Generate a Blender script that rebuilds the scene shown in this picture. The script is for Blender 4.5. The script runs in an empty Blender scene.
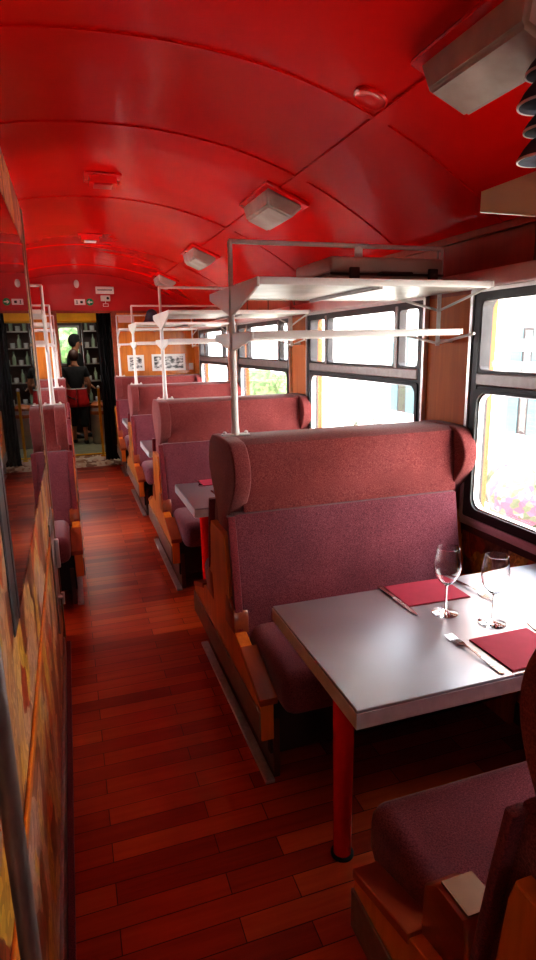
import bpy, bmesh, math, random
from mathutils import Vector, Matrix
random.seed(7)
S = bpy.context.scene
COL = S.collection
PI = math.pi

# ------------------------------------------------------------------ layout
PITCH = 1.894
U = [0.466, 2.36, 4.254, 6.148, 8.04]           # bench unit centres along the car
T = [1.415, 3.31, 5.20, 7.09]                  # table centres
XR, XL, XC = 1.70, -1.16, 0.27                 # side walls, car axis
YE, YB = 8.30, -2.0                            # end wall, wall behind
ZC, ZW = 2.53, 2.045                           # ceiling crown, ceiling spring line
XP = -0.15                                     # partition face
def zceil(x):
    u = min(1.0, abs(x - XC) / 1.43)
    return ZC - (ZC - ZW) * u ** 2.2

# ------------------------------------------------------------------ materials
def mat(name):
    m = bpy.data.materials.new(name); m.use_nodes = True
    nt = m.node_tree; nt.nodes.clear()
    o = nt.nodes.new('ShaderNodeOutputMaterial'); p = nt.nodes.new('ShaderNodeBsdfPrincipled')
    nt.links.new(p.outputs[0], o.inputs[0])
    return m, nt, p, o
def N(nt, t, **k):
    n = nt.nodes.new(t)
    for a, b in k.items(): setattr(n, a, b)
    return n
def coords(nt, scale=(1, 1, 1), rot=(0, 0, 0), kind='Object'):
    tc = N(nt, 'ShaderNodeTexCoord'); mp = N(nt, 'ShaderNodeMapping')
    mp.inputs['Scale'].default_value = scale; mp.inputs['Rotation'].default_value = rot
    nt.links.new(tc.outputs[kind], mp.inputs[0]); return mp.outputs[0]
def noise(nt, vec, s, d=3, r=.5):
    n = N(nt, 'ShaderNodeTexNoise'); n.inputs['Scale'].default_value = s
    n.inputs['Detail'].default_value = d; n.inputs['Roughness'].default_value = r
    nt.links.new(vec, n.inputs['Vector']); return n.outputs['Fac']
def ramp(nt, fac, stops, const=False):
    r = N(nt, 'ShaderNodeValToRGB'); e = r.color_ramp.elements
    if const: r.color_ramp.interpolation = 'CONSTANT'
    while len(e) < len(stops): e.new(.5)
    for i, (p, c) in enumerate(stops):
        e[i].position = p; e[i].color = (*c, 1)
    nt.links.new(fac, r.inputs[0]); return r.outputs[0]
def mixc(nt, fac, a, b, mode='MIX'):
    m = N(nt, 'ShaderNodeMix', data_type='RGBA', blend_type=mode)
    if isinstance(fac, (int, float)): m.inputs[0].default_value = fac
    else: nt.links.new(fac, m.inputs[0])
    for i, c in ((6, a), (7, b)):
        if isinstance(c, tuple): m.inputs[i].default_value = (*c, 1)
        else: nt.links.new(c, m.inputs[i])
    return m.outputs[2]
def bump(nt, p, h, s=.2, d=.01):
    b = N(nt, 'ShaderNodeBump'); b.inputs['Strength'].default_value = s; b.inputs['Distance'].default_value = d
    nt.links.new(h, b.inputs['Height']); nt.links.new(b.outputs[0], p.inputs['Normal'])
def plain(name, col, rough=.5, metal=0., var=.12, scale=12, coat=0., spec=.5, bmp=0.):
    m, nt, p, o = mat(name)
    v = coords(nt); n = noise(nt, v, scale)
    c = ramp(nt, n, [(.3, tuple(x * (1 - var) for x in col)), (.7, tuple(min(1, x * (1 + var)) for x in col))])
    nt.links.new(c, p.inputs['Base Color'])
    p.inputs['Roughness'].default_value = rough; p.inputs['Metallic'].default_value = metal
    p.inputs['Coat Weight'].default_value = coat; p.inputs['Specular IOR Level'].default_value = spec
    if bmp: bump(nt, p, n, bmp)
    return m
def wood(name, dark, light, axis='Z', rough=.3, coat=.3, scale=1.):
    m, nt, p, o = mat(name)
    sc = {'X': (2, 28, 28), 'Y': (28, 2, 28), 'Z': (28, 28, 2)}[axis]
    v = coords(nt, tuple(s * scale for s in sc))
    n1 = noise(nt, v, 1.0, 5, .6)
    n2 = noise(nt, coords(nt, (1.5, 1.5, 1.5)), 1.4, 2)
    c = ramp(nt, n1, [(.3, dark), (.68, light)])
    c2 = mixc(nt, .45, c, ramp(nt, n2, [(.35, dark), (.65, light)]))
    nt.links.new(c2, p.inputs['Base Color'])
    p.inputs['Roughness'].default_value = rough; p.inputs['Coat Weight'].default_value = coat
    p.inputs['Coat Roughness'].default_value = .15
    bump(nt, p, n1, .08, .003)
    return m
def fabric(name, a, b, c):
    m, nt, p, o = mat(name)
    v = coords(nt)
    n = noise(nt, v, 260, 2, .8); n2 = noise(nt, v, 3, 3)
    sp = ramp(nt, n, [(.36, a), (.5, b), (.66, c)])
    cc = mixc(nt, ramp(nt, n2, [(.3, (0, 0, 0)), (.7, (.5, .5, .5))]), sp, tuple(x * .6 for x in a))
    nt.links.new(cc, p.inputs['Base Color'])
    p.inputs['Roughness'].default_value = .85; p.inputs['Specular IOR Level'].default_value = .25
    p.inputs['Sheen Weight'].default_value = .25; p.inputs['Sheen Roughness'].default_value = .4
    bump(nt, p, n, .35, .002)
    return m
M = {}
M['seat_fabric'] = fabric('purple maroon speckled upholstery', (.10, .022, .036), (.21, .050, .070), (.32, .105, .125))
M['head_fabric'] = fabric('brick red speckled upholstery', (.13, .020, .022), (.255, .050, .050), (.36, .11, .10))
M['side_fabric'] = fabric('dark red upholstery edge', (.09, .010, .018), (.19, .025, .035), (.26, .05, .06))
M['honey_wood'] = wood('honey varnished wood', (.42, .105, .012), (.78, .27, .035), 'Z', .28, .5)
M['rail_wood'] = wood('red brown varnished rail', (.18, .03, .008), (.34, .075, .018), 'Y', .3, .4)
M['wall_wood'] = wood('orange brown wall veneer', (.36, .075, .012), (.60, .17, .03), 'Z', .55, .0)
M['head_wood'] = wood('red brown header veneer', (.22, .03, .010), (.36, .07, .022), 'Z', .5, .08)
M['dark_wood'] = wood('dark stained wood', (.04, .012, .007), (.10, .026, .014), 'Z', .4, .2)
M['steel'] = plain('brushed grey kick steel', (.30, .27, .26), .38, .75, .12, 30)
M['alu'] = plain('bright aluminium', (.72, .68, .68), .3, .85, .06, 20)
M['strip_alu'] = plain('worn aluminium strip', (.50, .42, .43), .35, .6, .15, 40)
M['edge_alu'] = plain('pale brushed table edge', (.62, .62, .64), .4, .5, .08, 30)
M['white_paint'] = plain('off white painted metal', (.68, .65, .62), .4, 0, .04, 8, .2)
M['pink_plate'] = plain('pale pinkish plate', (.72, .55, .53), .45, 0, .06, 8)
M['black_rubber'] = plain('black rubber gasket', (.018, .017, .018), .45, 0, .2, 30)
M['grey_frame'] = plain('dark grey window metal', (.05, .046, .048), .38, .5, .15, 14)
M['red_paint'] = plain('red lacquered metal', (.78, .008, .008), .22, 0, .08, 8, .5)
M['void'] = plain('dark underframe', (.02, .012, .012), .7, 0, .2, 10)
M['yellow'] = plain('yellow enamel', (.9, .62, .02), .35, 0, .12, 6)
M['black_cloth'] = plain('black cloth', (.012, .011, .012), .9, 0, .3, 20, bmp=.3)
M['green_cloth'] = plain('dark green cloth', (.02, .10, .055), .85, 0, .3, 12, bmp=.3)
M['red_cloth'] = plain('red apron cloth', (.55, .012, .015), .8, 0, .15, 14, bmp=.2)
M['skin'] = plain('warm skin', (.42, .19, .11), .5, 0, .08, 10)
M['hair'] = plain('dark brown hair', (.05, .018, .012), .6, 0, .3, 60, bmp=.4)
M['brass'] = plain('worn armrest top', (.20, .09, .035), .4, .2, .1, 20)
M['cream_case'] = plain('cream leather case', (.42, .35, .29), .5, 0, .1, 10, bmp=.05)
M['brown_strap'] = plain('dark brown leather', (.06, .022, .012), .5, 0, .2, 20)
M['napkin'] = plain('red paper napkin', (.33, .014, .05), .8, 0, .06, 30)
M['napkin_edge'] = plain('dark napkin underside', (.16, .006, .015), .8, 0, .06, 30)
M['cutlery'] = plain('polished cutlery steel', (.50, .49, .49), .16, 1, .05, 20)
M['paper'] = plain('white paper', (.80, .77, .74), .7, 0, .03, 10)
M['ink'] = plain('dark ink', (.03, .03, .035), .7, 0, .1, 10)
M['sign_green'] = plain('emergency green', (.005, .30, .11), .5, 0, .08, 10)
M['hat_grey'] = plain('dark blue grey felt', (.045, .055, .085), .85, 0, .25, 30, bmp=.3)
M['hat_rim'] = plain('pale brim edge', (.62, .52, .52), .7, 0, .1, 20)
M['barrel'] = plain('dull steel barrel', (.55, .50, .46), .3, .8, .12, 6)
M['amber'] = plain('amber brown band', (.42, .12, .03), .4, 0, .15, 8)
M['door_green_grey'] = plain('greenish grey lino', (.26, .27, .17), .5, 0, .15, 8)
M['leather_black'] = plain('black shoe leather', (.015, .013, .013), .35, 0, .2, 10)
M['brown_frame'] = wood('brown door stile', (.10, .05, .03), (.25, .13, .08), 'Z', .35, .3)

# table steel
m, nt, p, o = mat('brushed steel table top'); M['table'] = m
v = coords(nt, (3, 90, 3)); n = noise(nt, v, 1.2, 4); n2 = noise(nt, coords(nt), 4, 2, .4)
nt.links.new(ramp(nt, n2, [(.3, (.36, .39, .44)), (.7, (.42, .45, .50))]), p.inputs['Base Color'])
p.inputs['Metallic'].default_value = .8
nt.links.new(ramp(nt, n2, [(.3, (.27, .27, .27)), (.7, (.31, .31, .31))]), p.inputs['Roughness'])
bump(nt, p, n, .04, .002)

# ceiling lacquer
m, nt, p, o = mat('glossy red ceiling lacquer'); M['ceiling'] = m
v = coords(nt); n = noise(nt, v, 1.3, 3, .45); n2 = noise(nt, v, 14, 3, .5); n3 = noise(nt, coords(nt, (1, 1.3, 1)), 1.6, 1)
nt.links.new(ramp(nt, n, [(.3, (.62, .003, .002)), (.7, (.76, .006, .004))]), p.inputs['Base Color'])
p.inputs['Specular Tint'].default_value = (1, .15, .12, 1)
p.inputs['Roughness'].default_value = .2; p.inputs['Coat Weight'].default_value = .16; p.inputs['Coat Roughness'].default_value = .05
ad = N(nt, 'ShaderNodeMath', operation='MULTIPLY_ADD'); ad.inputs[1].default_value = .02
nt.links.new(n2, ad.inputs[0]); nt.links.new(n3, ad.inputs[2])
bump(nt, p, ad.outputs[0], .35, .03)
# end red paint
M['end_red'] = plain('red painted end bulkhead', (.50, .008, .010), .3, 0, .1, 3, .3)

# floor planks run across the car
m, nt, p, o = mat('red brown varnished floor boards'); M['floor'] = m
v = coords(nt)
br = N(nt, 'ShaderNodeTexBrick'); br.offset = .37; br.offset_frequency = 2; br.squash = 1
for k, val in (('Scale', 1.0), ('Mortar Size', .0016), ('Mortar Smooth', .2), ('Bias', 0.), ('Brick Width', .52), ('Row Height', .078)): br.inputs[k].default_value = val
br.inputs['Color1'].default_value = (0, 0, 0, 1); br.inputs['Color2'].default_value = (1, 1, 1, 1); br.inputs['Mortar'].default_value = (.5, .5, .5, 1)
nt.links.new(v, br.inputs['Vector'])
n = noise(nt, coords(nt, (2, 30, 2)), 1.2, 5, .6)
fa = mixc(nt, .5, br.outputs['Color'], n)
c = ramp(nt, fa, [(.15, (.20, .014, .004)), (.5, (.42, .045, .010)), (.9, (.66, .13, .03))])
c = mixc(nt, br.outputs['Fac'], c, (.03, .005, .003))
nt.links.new(c, p.inputs['Base Color'])
p.inputs['Roughness'].default_value = .34
p.inputs['Specular Tint'].default_value = (1, .42, .28, 1)
p.inputs['Coat Weight'].default_value = .08; p.inputs['Coat Roughness'].default_value = .2
bump(nt, p, br.outputs['Fac'], -.25, .003)

# mosaic mat in the vestibule
m, nt, p, o = mat('mottled cream vestibule mat'); M['mottled'] = m
vo = N(nt, 'ShaderNodeTexVoronoi'); vo.inputs['Scale'].default_value = 16
nt.links.new(coords(nt, (1, .45, 1)), vo.inputs['Vector'])
sx = N(nt, 'ShaderNodeSeparateColor'); nt.links.new(vo.outputs['Color'], sx.inputs[0])
nt.links.new(ramp(nt, sx.outputs[0], [(0, (.75, .58, .42)), (.35, (.42, .20, .08)), (.5, (.85, .75, .6)), (.75, (.30, .13, .06)), (.85, (.9, .82, .7))], True), p.inputs['Base Color'])
p.inputs['Roughness'].default_value = .4

# collage of torn coloured paper
def collage(name, shiny):
    m, nt, p, o = mat(name)
    tc = N(nt, 'ShaderNodeTexCoord')
    nz = N(nt, 'ShaderNodeTexNoise'); nz.inputs['Scale'].default_value = 3; nz.inputs['Detail'].default_value = 4
    nt.links.new(tc.outputs['Object'], nz.inputs['Vector'])
    va = N(nt, 'ShaderNodeVectorMath', operation='MULTIPLY_ADD'); va.inputs[1].default_value = (.3, .3, .3)
    nt.links.new(nz.outputs['Color'], va.inputs[0]); nt.links.new(tc.outputs['Object'], va.inputs[2])
    mp = N(nt, 'ShaderNodeMapping'); mp.inputs['Rotation'].default_value = (.35, 0, 0); mp.inputs['Scale'].default_value = (1, 2.4, 1.5)
    nt.links.new(va.outputs[0], mp.inputs[0])
    vo = N(nt, 'ShaderNodeTexVoronoi'); vo.inputs['Scale'].default_value = 4.6; nt.links.new(mp.outputs[0], vo.inputs['Vector'])
    sc = N(nt, 'ShaderNodeSeparateColor'); nt.links.new(vo.outputs['Color'], sc.inputs[0])
    base = ramp(nt, sc.outputs[0], [(0, (.62, .38, .17)), (.14, (.20, .07, .03)), (.26, (.75, .52, .20)), (.38, (.38, .07, .03)), (.5, (.62, .42, .27)), (.6, (.70, .46, .08)),
                (.7, (.30, .15, .10)), (.8, (.62, .15, .03)), (.88, (.6, .44, .36)), (.95, (.24, .10, .04))], True)
    vo2 = N(nt, 'ShaderNodeTexVoronoi'); vo2.inputs['Scale'].default_value = 30; nt.links.new(mp.outputs[0], vo2.inputs['Vector'])
    s2 = N(nt, 'ShaderNodeSeparateColor'); nt.links.new(vo2.outputs['Color'], s2.inputs[0])
    det = ramp(nt, s2.outputs[1], [(0, (.25, .12, .06)), (.3, (.75, .62, .45)), (.55, (.5, .3, .15)), (.8, (.95, .85, .7))], True)
    c = mixc(nt, .8, base, det, 'MULTIPLY'); c = mixc(nt, .25, c, base)
    nt.links.new(c, p.inputs['Base Color'])
    p.inputs['Roughness'].default_value = .35; p.inputs['Coat Weight'].default_value = shiny; p.inputs['Coat Roughness'].default_value = .12
    return m
M['collage'] = collage('varnished paper collage', .25)
M['collage_red'] = collage('varnished paper collage dado', .2)

# glass panes: thin, real fresnel
def glass(name, tint=(1, 1, 1), rough=0.):
    m = bpy.data.materials.new(name); m.use_nodes = True; nt = m.node_tree; nt.nodes.clear()
    o = N(nt, 'ShaderNodeOutputMaterial'); mx = N(nt, 'ShaderNodeMixShader'); fr = N(nt, 'ShaderNodeFresnel'); fr.inputs[0].default_value = 1.45
    t = N(nt, 'ShaderNodeBsdfTransparent'); t.inputs[0].default_value = (*tint, 1); g = N(nt, 'ShaderNodeBsdfGlossy'); g.inputs['Roughness'].default_value = rough
    ge = N(nt, 'ShaderNodeNewGeometry'); mr = N(nt, 'ShaderNodeMapRange'); mr.inputs[3].default_value = 1.45; mr.inputs[4].default_value = 1 / 1.45
    nt.links.new(ge.outputs['Backfacing'], mr.inputs[0]); nt.links.new(mr.outputs[0], fr.inputs[0])
    nt.links.new(fr.outputs[0], mx.inputs[0]); nt.links.new(t.outputs[0], mx.inputs[1]); nt.links.new(g.outputs[0], mx.inputs[2]); nt.links.new(mx.outputs[0], o.inputs[0])
    return m
M['pane'] = glass('window glass')
M['drink_glass'] = glass('drinking glass', (.90, .92, .93), .02)
M['diffuser'] = None
m, nt, p, o = mat('cloudy plastic lamp cover'); M['diffuser'] = m
nt.links.new(ramp(nt, noise(nt, coords(nt), 9, 4), [(.3, (.55, .46, .40)), (.7, (.75, .66, .60))]), p.inputs['Base Color'])
p.inputs['Roughness'].default_value = .18; p.inputs['Transmission Weight'].default_value = .35; p.inputs['IOR'].default_value = 1.3
m, nt, p, o = mat('dark reflective partition glass'); M['dark_glass'] = m
nt.links.new(ramp(nt, noise(nt, coords(nt), 1, 2), [(.3, (.012, .014, .013)), (.7, (.02, .02, .02))]), p.inputs['Base Color'])
p.inputs['Roughness'].default_value = .012; p.inputs['IOR'].default_value = 2.3
m, nt, p, o = mat('milky rack mesh'); M['mesh_tray'] = m
nt.links.new(ramp(nt, noise(nt, coords(nt), 6, 4), [(.35, (.52, .50, .44)), (.65, (.72, .70, .66))]), p.inputs['Base Color'])
p.inputs['Roughness'].default_value = .35; p.inputs['Metallic'].default_value = .3
# photo prints
m, nt, p, o = mat('black and white photo print'); M['photo'] = m
n = noise(nt, coords(nt, (14, 14, 30)), 1, 5, .6)
nt.links.new(ramp(nt, n, [(.40, (.03, .03, .03)), (.5, (.3, .3, .29)), (.56, (.75, .74, .72))]), p.inputs['Base Color'])
p.inputs['Roughness'].default_value = .3
# foliage / flowers / outside
def dots(name, cols, scale):
    m, nt, p, o = mat(name)
    vo = N(nt, 'ShaderNodeTexVoronoi'); vo.inputs['Scale'].default_value = scale
    nt.links.new(coords(nt), vo.inputs['Vector']); sc = N(nt, 'ShaderNodeSeparateColor'); nt.links.new(vo.outputs['Color'], sc.inputs[0])
    nt.links.new(ramp(nt, sc.outputs[0], [(i / len(cols), c) for i, c in enumerate(cols)], True), p.inputs['Base Color'])
    p.inputs['Roughness'].default_value = .8
    return m
M['leaf'] = dots('hedge leaves', [(.045, .11, .03), (.09, .16, .05), (.03, .07, .02), (.12, .18, .07)], 12)
M['pink_flowers'] = dots('pink blossom and leaves', [(.14, .05, .08), (.07, .08, .045), (.18, .11, .14), (.10, .11, .07), (.15, .06, .095)], 14)
M['white_flowers'] = dots('white blossom and leaves', [(.3, .28, .28), (.13, .15, .12), (.4, .38, .38)], 12)
M['render_wall'] = plain('sunlit pale render', (.82, .80, .77), .8, 0, .05, 1)
M['shutter'] = plain('blue green shutter paint', (.05, .09, .10), .6, 0, .1, 4)
M['outside_ground'] = plain('pale gravel', (.66, .62, .56), .9, 0, .15, 6)

# ------------------------------------------------------------------ mesh helpers
def box(bm, x0, x1, y0, y1, z0, z1, rot=None, bev=0., seg=2):
    vs = [bm.verts.new((x, y, z)) for x in (x0, x1) for y in (y0, y1) for z in (z0, z1)]
    fs = [bm.faces.new([vs[i] for i in f]) for f in ((0, 1, 3, 2), (4, 6, 7, 5), (0, 4, 5, 1), (2, 3, 7, 6), (0, 2, 6, 4), (1, 5, 7, 3))]
    if bev:
        es = list({e for f in fs for e in f.edges})
        bmesh.ops.bevel(bm, geom=es, offset=bev, segments=seg, profile=.5, affect='EDGES')
    return vs
def prism(bm, pts, a0, a1, axis='X', bev=0., seg=2):
    def P(a, b, c):
        return {'X': (a, b, c), 'Y': (b, a, c), 'Z': (b, c, a)}[axis]
    lo = [bm.verts.new(P(a0, *q)) for q in pts]; hi = [bm.verts.new(P(a1, *q)) for q in pts]
    n = len(pts); fs = [bm.faces.new(lo), bm.faces.new(hi[::-1])]
    for i in range(n): fs.append(bm.faces.new((lo[i], hi[i], hi[(i + 1) % n], lo[(i + 1) % n])))
    bmesh.ops.recalc_face_normals(bm, faces=fs)
    if bev:
        es = list({e for f in fs[:2] for e in f.edges})
        bmesh.ops.bevel(bm, geom=es, offset=bev, segments=seg, profile=.5, affect='EDGES')
def tube(bm, a, b, r0, r1=None, seg=12):
    a, b = Vector(a), Vector(b); d = b - a; r1 = r0 if r1 is None else r1
    q = d.to_track_quat('Z', 'Y')
    bmesh.ops.create_cone(bm, cap_ends=True, segments=seg, radius1=r0, radius2=r1, depth=d.length,
                          matrix=Matrix.Translation((a + b) / 2) @ q.to_matrix().to_4x4())
def lathe(bm, prof, c=(0, 0, 0), seg=28, cap=True):
    rings = []
    for r, z in prof:
        rings.append([bm.verts.new((c[0] + r * math.cos(2 * PI * i / seg), c[1] + r * math.sin(2 * PI * i / seg), c[2] + z)) for i in range(seg)])
    for a, b in zip(rings, rings[1:]):
        for i in range(seg): bm.faces.new((a[i], a[(i + 1) % seg], b[(i + 1) % seg], b[i]))
    if cap: bm.faces.new(rings[0][::-1]); bm.faces.new(rings[-1])
def smoothpath(pts, it=2):
    for _ in range(it):
        q = []
        for i in range(len(pts)):
            a, b = pts[i], pts[(i + 1) % len(pts)]
            q += [tuple(.75 * s + .25 * t for s, t in zip(a, b)), tuple(.25 * s + .75 * t for s, t in zip(a, b))]
        pts = q
    return pts
def roundrect(x0, x1, y0, y1, r, n=5):
    o = []
    for cx, cy, a in ((x1 - r, y1 - r, 0), (x0 + r, y1 - r, 90), (x0 + r, y0 + r, 180), (x1 - r, y0 + r, 270)):
        for i in range(n + 1):
            t = math.radians(a + 90 * i / n); o.append((cx + r * math.cos(t), cy + r * math.sin(t)))
    return o
def ringframe(bm, outer, inner, a0, a1, axis='X'):
    """extruded frame between two loops with the same point count"""
    def P(a, b, c): return {'X': (a, b, c), 'Y': (b, a, c), 'Z': (b, c, a)}[axis]
    L = [[bm.verts.new(P(a, *q)) for q in loop] for loop, a in ((outer, a0), (outer, a1), (inner, a1), (inner, a0))]
    n = len(outer); fs = []
    for k in range(4):
        A, B = L[k], L[(k + 1) % 4]
        for i in range(n): fs.append(bm.faces.new((A[i], A[(i + 1) % n], B[(i + 1) % n], B[i])))
    bmesh.ops.recalc_face_normals(bm, faces=fs)
def obj(name, bm, m, parent=None, smooth=False, loc=None):
    bmesh.ops.recalc_face_normals(bm, faces=bm.faces[:])
    me = bpy.data.meshes.new(name); bm.to_mesh(me); bm.free()
    if smooth:
        for f in me.polygons: f.use_smooth = True
        try: me.set_sharp_from_angle(angle=math.radians(42))
        except Exception: pass
    for x in (m if isinstance(m, (list, tuple)) else [m]): me.materials.append(x)
    o = bpy.data.objects.new(name, me); COL.objects.link(o)
    if parent: o.parent = parent
    if loc: o.location = loc
    return o
def B(): return bmesh.new()
def struct(name, bm, m, parent=None, smooth=False):
    o = obj(name, bm, m, parent, smooth)
    if parent is None: o['kind'] = 'structure'
    return o
def tag(o, label, cat, group=None):
    o['label'] = label; o['category'] = cat
    if group: o['group'] = group
    return o
def thing(name, label, cat, loc=(0, 0, 0), rz=0., group=None):
    o = bpy.data.objects.new(name, None); COL.objects.link(o); o.empty_display_size = .1
    o.location = loc; o.rotation_euler = (0, 0, rz)
    return tag(o, label, cat, group)
def dup(root, loc, label=None, rz=None):
    r = root.copy(); COL.objects.link(r); r.location = loc
    if rz is not None: r.rotation_euler = (0, 0, rz)
    if label: r['label'] = label
    for ch in list(root.children):
        c = ch.copy(); COL.objects.link(c); c.parent = r
        for g in ch.children:
            d = g.copy(); COL.objects.link(d); d.parent = c
    return r

# ------------------------------------------------------------------ room shell
b = B(); box(b, XL - .05, XR + .05, YB, YE + .02, -.06, 0); struct('floor', b, M['floor'])
# ceiling vault, a thick shell
b = B(); nx = 40; top = []; 
def vault(b, y0, y1, x0, x1, dz, th, n=40):
    A = []
    for j, y in enumerate((y0, y1)):
        A.append([[b.verts.new((x0 + (x1 - x0) * i / n, y, zceil(x0 + (x1 - x0) * i / n) + o)) for i in range(n + 1)] for o in (dz, dz + th)])
    for i in range(n):
        for k in (0, 1): b.faces.new((A[0][k][i], A[0][k][i + 1], A[1][k][i + 1], A[1][k][i]))
        for j in (0, 1): b.faces.new((A[j][0][i], A[j][0][i + 1], A[j][1][i + 1], A[j][1][i]))
    for i in (0, n): b.faces.new((A[0][0][i], A[0][1][i], A[1][1][i], A[1][0][i]))
vault(b, YB, YE + .1, XL, XR, 0, .05); struct('ceiling', b, M['ceiling'], smooth=True)
# raised ceiling seams
for k, y in enumerate((-.9, .55, 2.08, 2.85, 4.15, 6.0, 7.4)):
    b = B(); vault(b, y - .012, y + .012, XL + .02, XR - .02, -.006, .006); struct('trim_%d' % (k + 1), b, M['ceiling'], smooth=True)
k0 = 8
for k, x in enumerate((1.13, XC * 2 - 1.13)):
    b = B(); vault(b, YB + .01, YE - .01, x - .028, x + .028, -.008, .008, 4); struct('trim_%d' % (k0 + k), b, M['ceiling'], smooth=True)

# windows: openings along both side walls
WIN = []
for c in (1.46, 3.355, 5.25, 7.15): WIN.append((c - .745, c + .745))
WINL = [(3.42, 4.10)] + WIN[2:]
WZ0, WZ1 = .80, 1.80
def sidewall(name, x0, x1, zb, mt, ya=YB, yb=YE, wins=None):
    b = B()
    ys = ya
    for (a, c) in wins:
        if a > ys: box(b, x0, x1, ys, a, zb, WZ1)
        ys = c
    box(b, x0, x1, ys, yb, zb, WZ1)
    return b
for side, x0, x1, s in (('right', XR, XR + .10, 1), ('left', XL - .10, XL, -1)):
    b = sidewall(side, x0, x1, WZ0, M['wall_wood'], wins=WIN if s > 0 else WINL)
    struct('wall_' + side, b, M['wall_wood'])
    xin = x0 if s > 0 else x1
    # lower dado with paper collage and sill
    b = B(); box(b, min(xin, xin + s * .1), max(xin, xin + s * .1), YB, YE, 0, WZ0); struct('wall_%s_lower' % side, b, M['collage_red'])
    b = B(); box(b, min(xin - s * .012, xin), max(xin - s * .012, xin), YB, YE, WZ0 - .062, WZ0 - .03, bev=.004); struct('trim_%d' % (11 if s > 0 else 21), b, M['dark_wood'])
    b = B()
    xs = sorted((xin - s * .018, xin + s * .004)); box(b, xs[0], xs[1], YB, YE, WZ0 - .028, WZ0 - .004, bev=.003)
    struct('trim_%d' % (12 if s > 0 else 22), b, M['alu'])
    # header: panelled wood above the windows
    b = B(); box(b, min(xin, xin + s * .1), max(xin, xin + s * .1), YB, YE, WZ1, ZW + .03); struct('wall_%s_header' % side, b, M['head_wood'])
    b = B(); y = YB + .1
    while y < YE:
        xs = sorted((xin - s * .004, xin)); box(b, xs[0], xs[1], y, y + .02, WZ1 + .09, ZW); y += .63
    struct('trim_%d' % (13 if s > 0 else 23), b, M['dark_wood'])
    b = B(); xs = sorted((xin - s * .05, xin)); box(b, xs[0], xs[1], YB, YE, WZ1 + .015, WZ1 + .085, bev=.01, seg=2)
    struct('trim_%d' % (14 if s > 0 else 24), b, M['pink_plate'])
    b = B(); xs = sorted((xin - s * .02, xin)); box(b, xs[0], xs[1], YB, YE, ZW - .02, ZW + .012, bev=.004)
    struct('trim_%d' % (15 if s > 0 else 25), b, M['head_wood'])

def window(n, ya, yb, side):
    s = 1 if side == 'right' else -1
    X = (XR if s > 0 else XL)
    xr = lambda d0, d1: sorted((X - s * d0, X - s * d1))        # d>0 = into the car
    zt = 1.44
    b = B()
    x0, x1 = xr(.014, -.05)
    ringframe(b, roundrect(ya - .012, yb + .012, WZ0 - .002, WZ1 + .012, .012), roundrect(ya + .032, yb - .032, WZ0 + .045, WZ1 - .028, .05), x0, x1)
    w = struct('window_%d' % n, b, M['grey_frame'])
    b = B(); x0, x1 = xr(.022, .0)
    ringframe(b, roundrect(ya - .03, yb + .03, WZ0 - .003, WZ1 + .014, .01), roundrect(ya - .012, yb + .012, WZ0 + .012, WZ1 + .0, .01), x0, x1)
    obj('outer_trim', b, M['alu'], w)
    b = B(); x0, x1 = xr(.02, -.03)
    box(b, x0, x1, ya + .03, yb - .03, zt - .03, zt + .025, bev=.006); obj('transom', b, M['steel'], w)
    b = B(); x0, x1 = xr(.01, -.04); box(b, x0, x1, ya + .03, yb - .03, zt - .055, zt - .032); obj('lower_transom', b, M['black_rubber'], w)
    # rubber gaskets with rounded corners
    b = B(); x0, x1 = xr(.02, -.02)
    ringframe(b, roundrect(ya + .02, yb - .02, WZ0 + .03, zt - .045, .02), roundrect(ya + .044, yb - .044, WZ0 + .058, zt - .060, .05), x0, x1)
    obj('gasket', b, M['black_rubber'], w)
    b = B(); x0, x1 = xr(.006, -.02)
    ringframe(b, roundrect(ya + .042, yb - .042, WZ0 + .056, zt - .059, .05), roundrect(ya + .050, yb - .050, WZ0 + .064, zt - .065, .052), x0, x1)
    obj('bead', b, M['alu'], w)
    m1, m2 = (ya + .2, yb - .22) if yb - ya < 1 else (ya + .235, yb - .33) if not (side == 'right' and 1.4 < (ya + yb) / 2 < 1.5) else (ya + .235, yb - .62)
    for a, c in ((ya + .03, m1), (m1 + .03, m2), (m2 + .03, yb - .03)):
        b = B(); x0, x1 = xr(.012, -.03)
        ringframe(b, roundrect(a - .005, c + .005, zt + .02, WZ1 - .02, .01), roundrect(a + .012, c - .012, zt + .036, WZ1 - .036, .025), x0, x1)
        obj('sash', b, M['grey_frame'], w)
    for y in (m1, m2):
        b = B(); x0, x1 = xr(.018, -.03); box(b, x0, x1, y, y + .03, zt + .02, WZ1 - .015, bev=.004); obj('mullion', b, M['steel'], w)
    b = B(); x0, x1 = xr(-.02, -.024); box(b, x0, x1, ya + .03, yb - .03, WZ0 + .03, WZ1 - .02); obj('pane', b, M['pane'], w)
    return w
n = 1
for (a, c) in WIN: window(n, a, c, 'right'); n += 1
for (a, c) in WINL: window(n, a, c, 'left'); n += 1
for s, x in (('left', XL), ('right', XR)):
    b = B()
    if s == 'right': box(b, x - .02, x, YB, YE, 0, .09, bev=.003)
    else: box(b, x, x + .02, YB, YE, 0, .09, bev=.003)
    struct('baseboard_' + s, b, M['dark_wood'])

# wall behind the camera
b = B(); box(b, XL - .1, XR + .1, YB - .08, YB, 0, 2.6); struct('wall_rear', b, M['wall_wood'])
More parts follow.
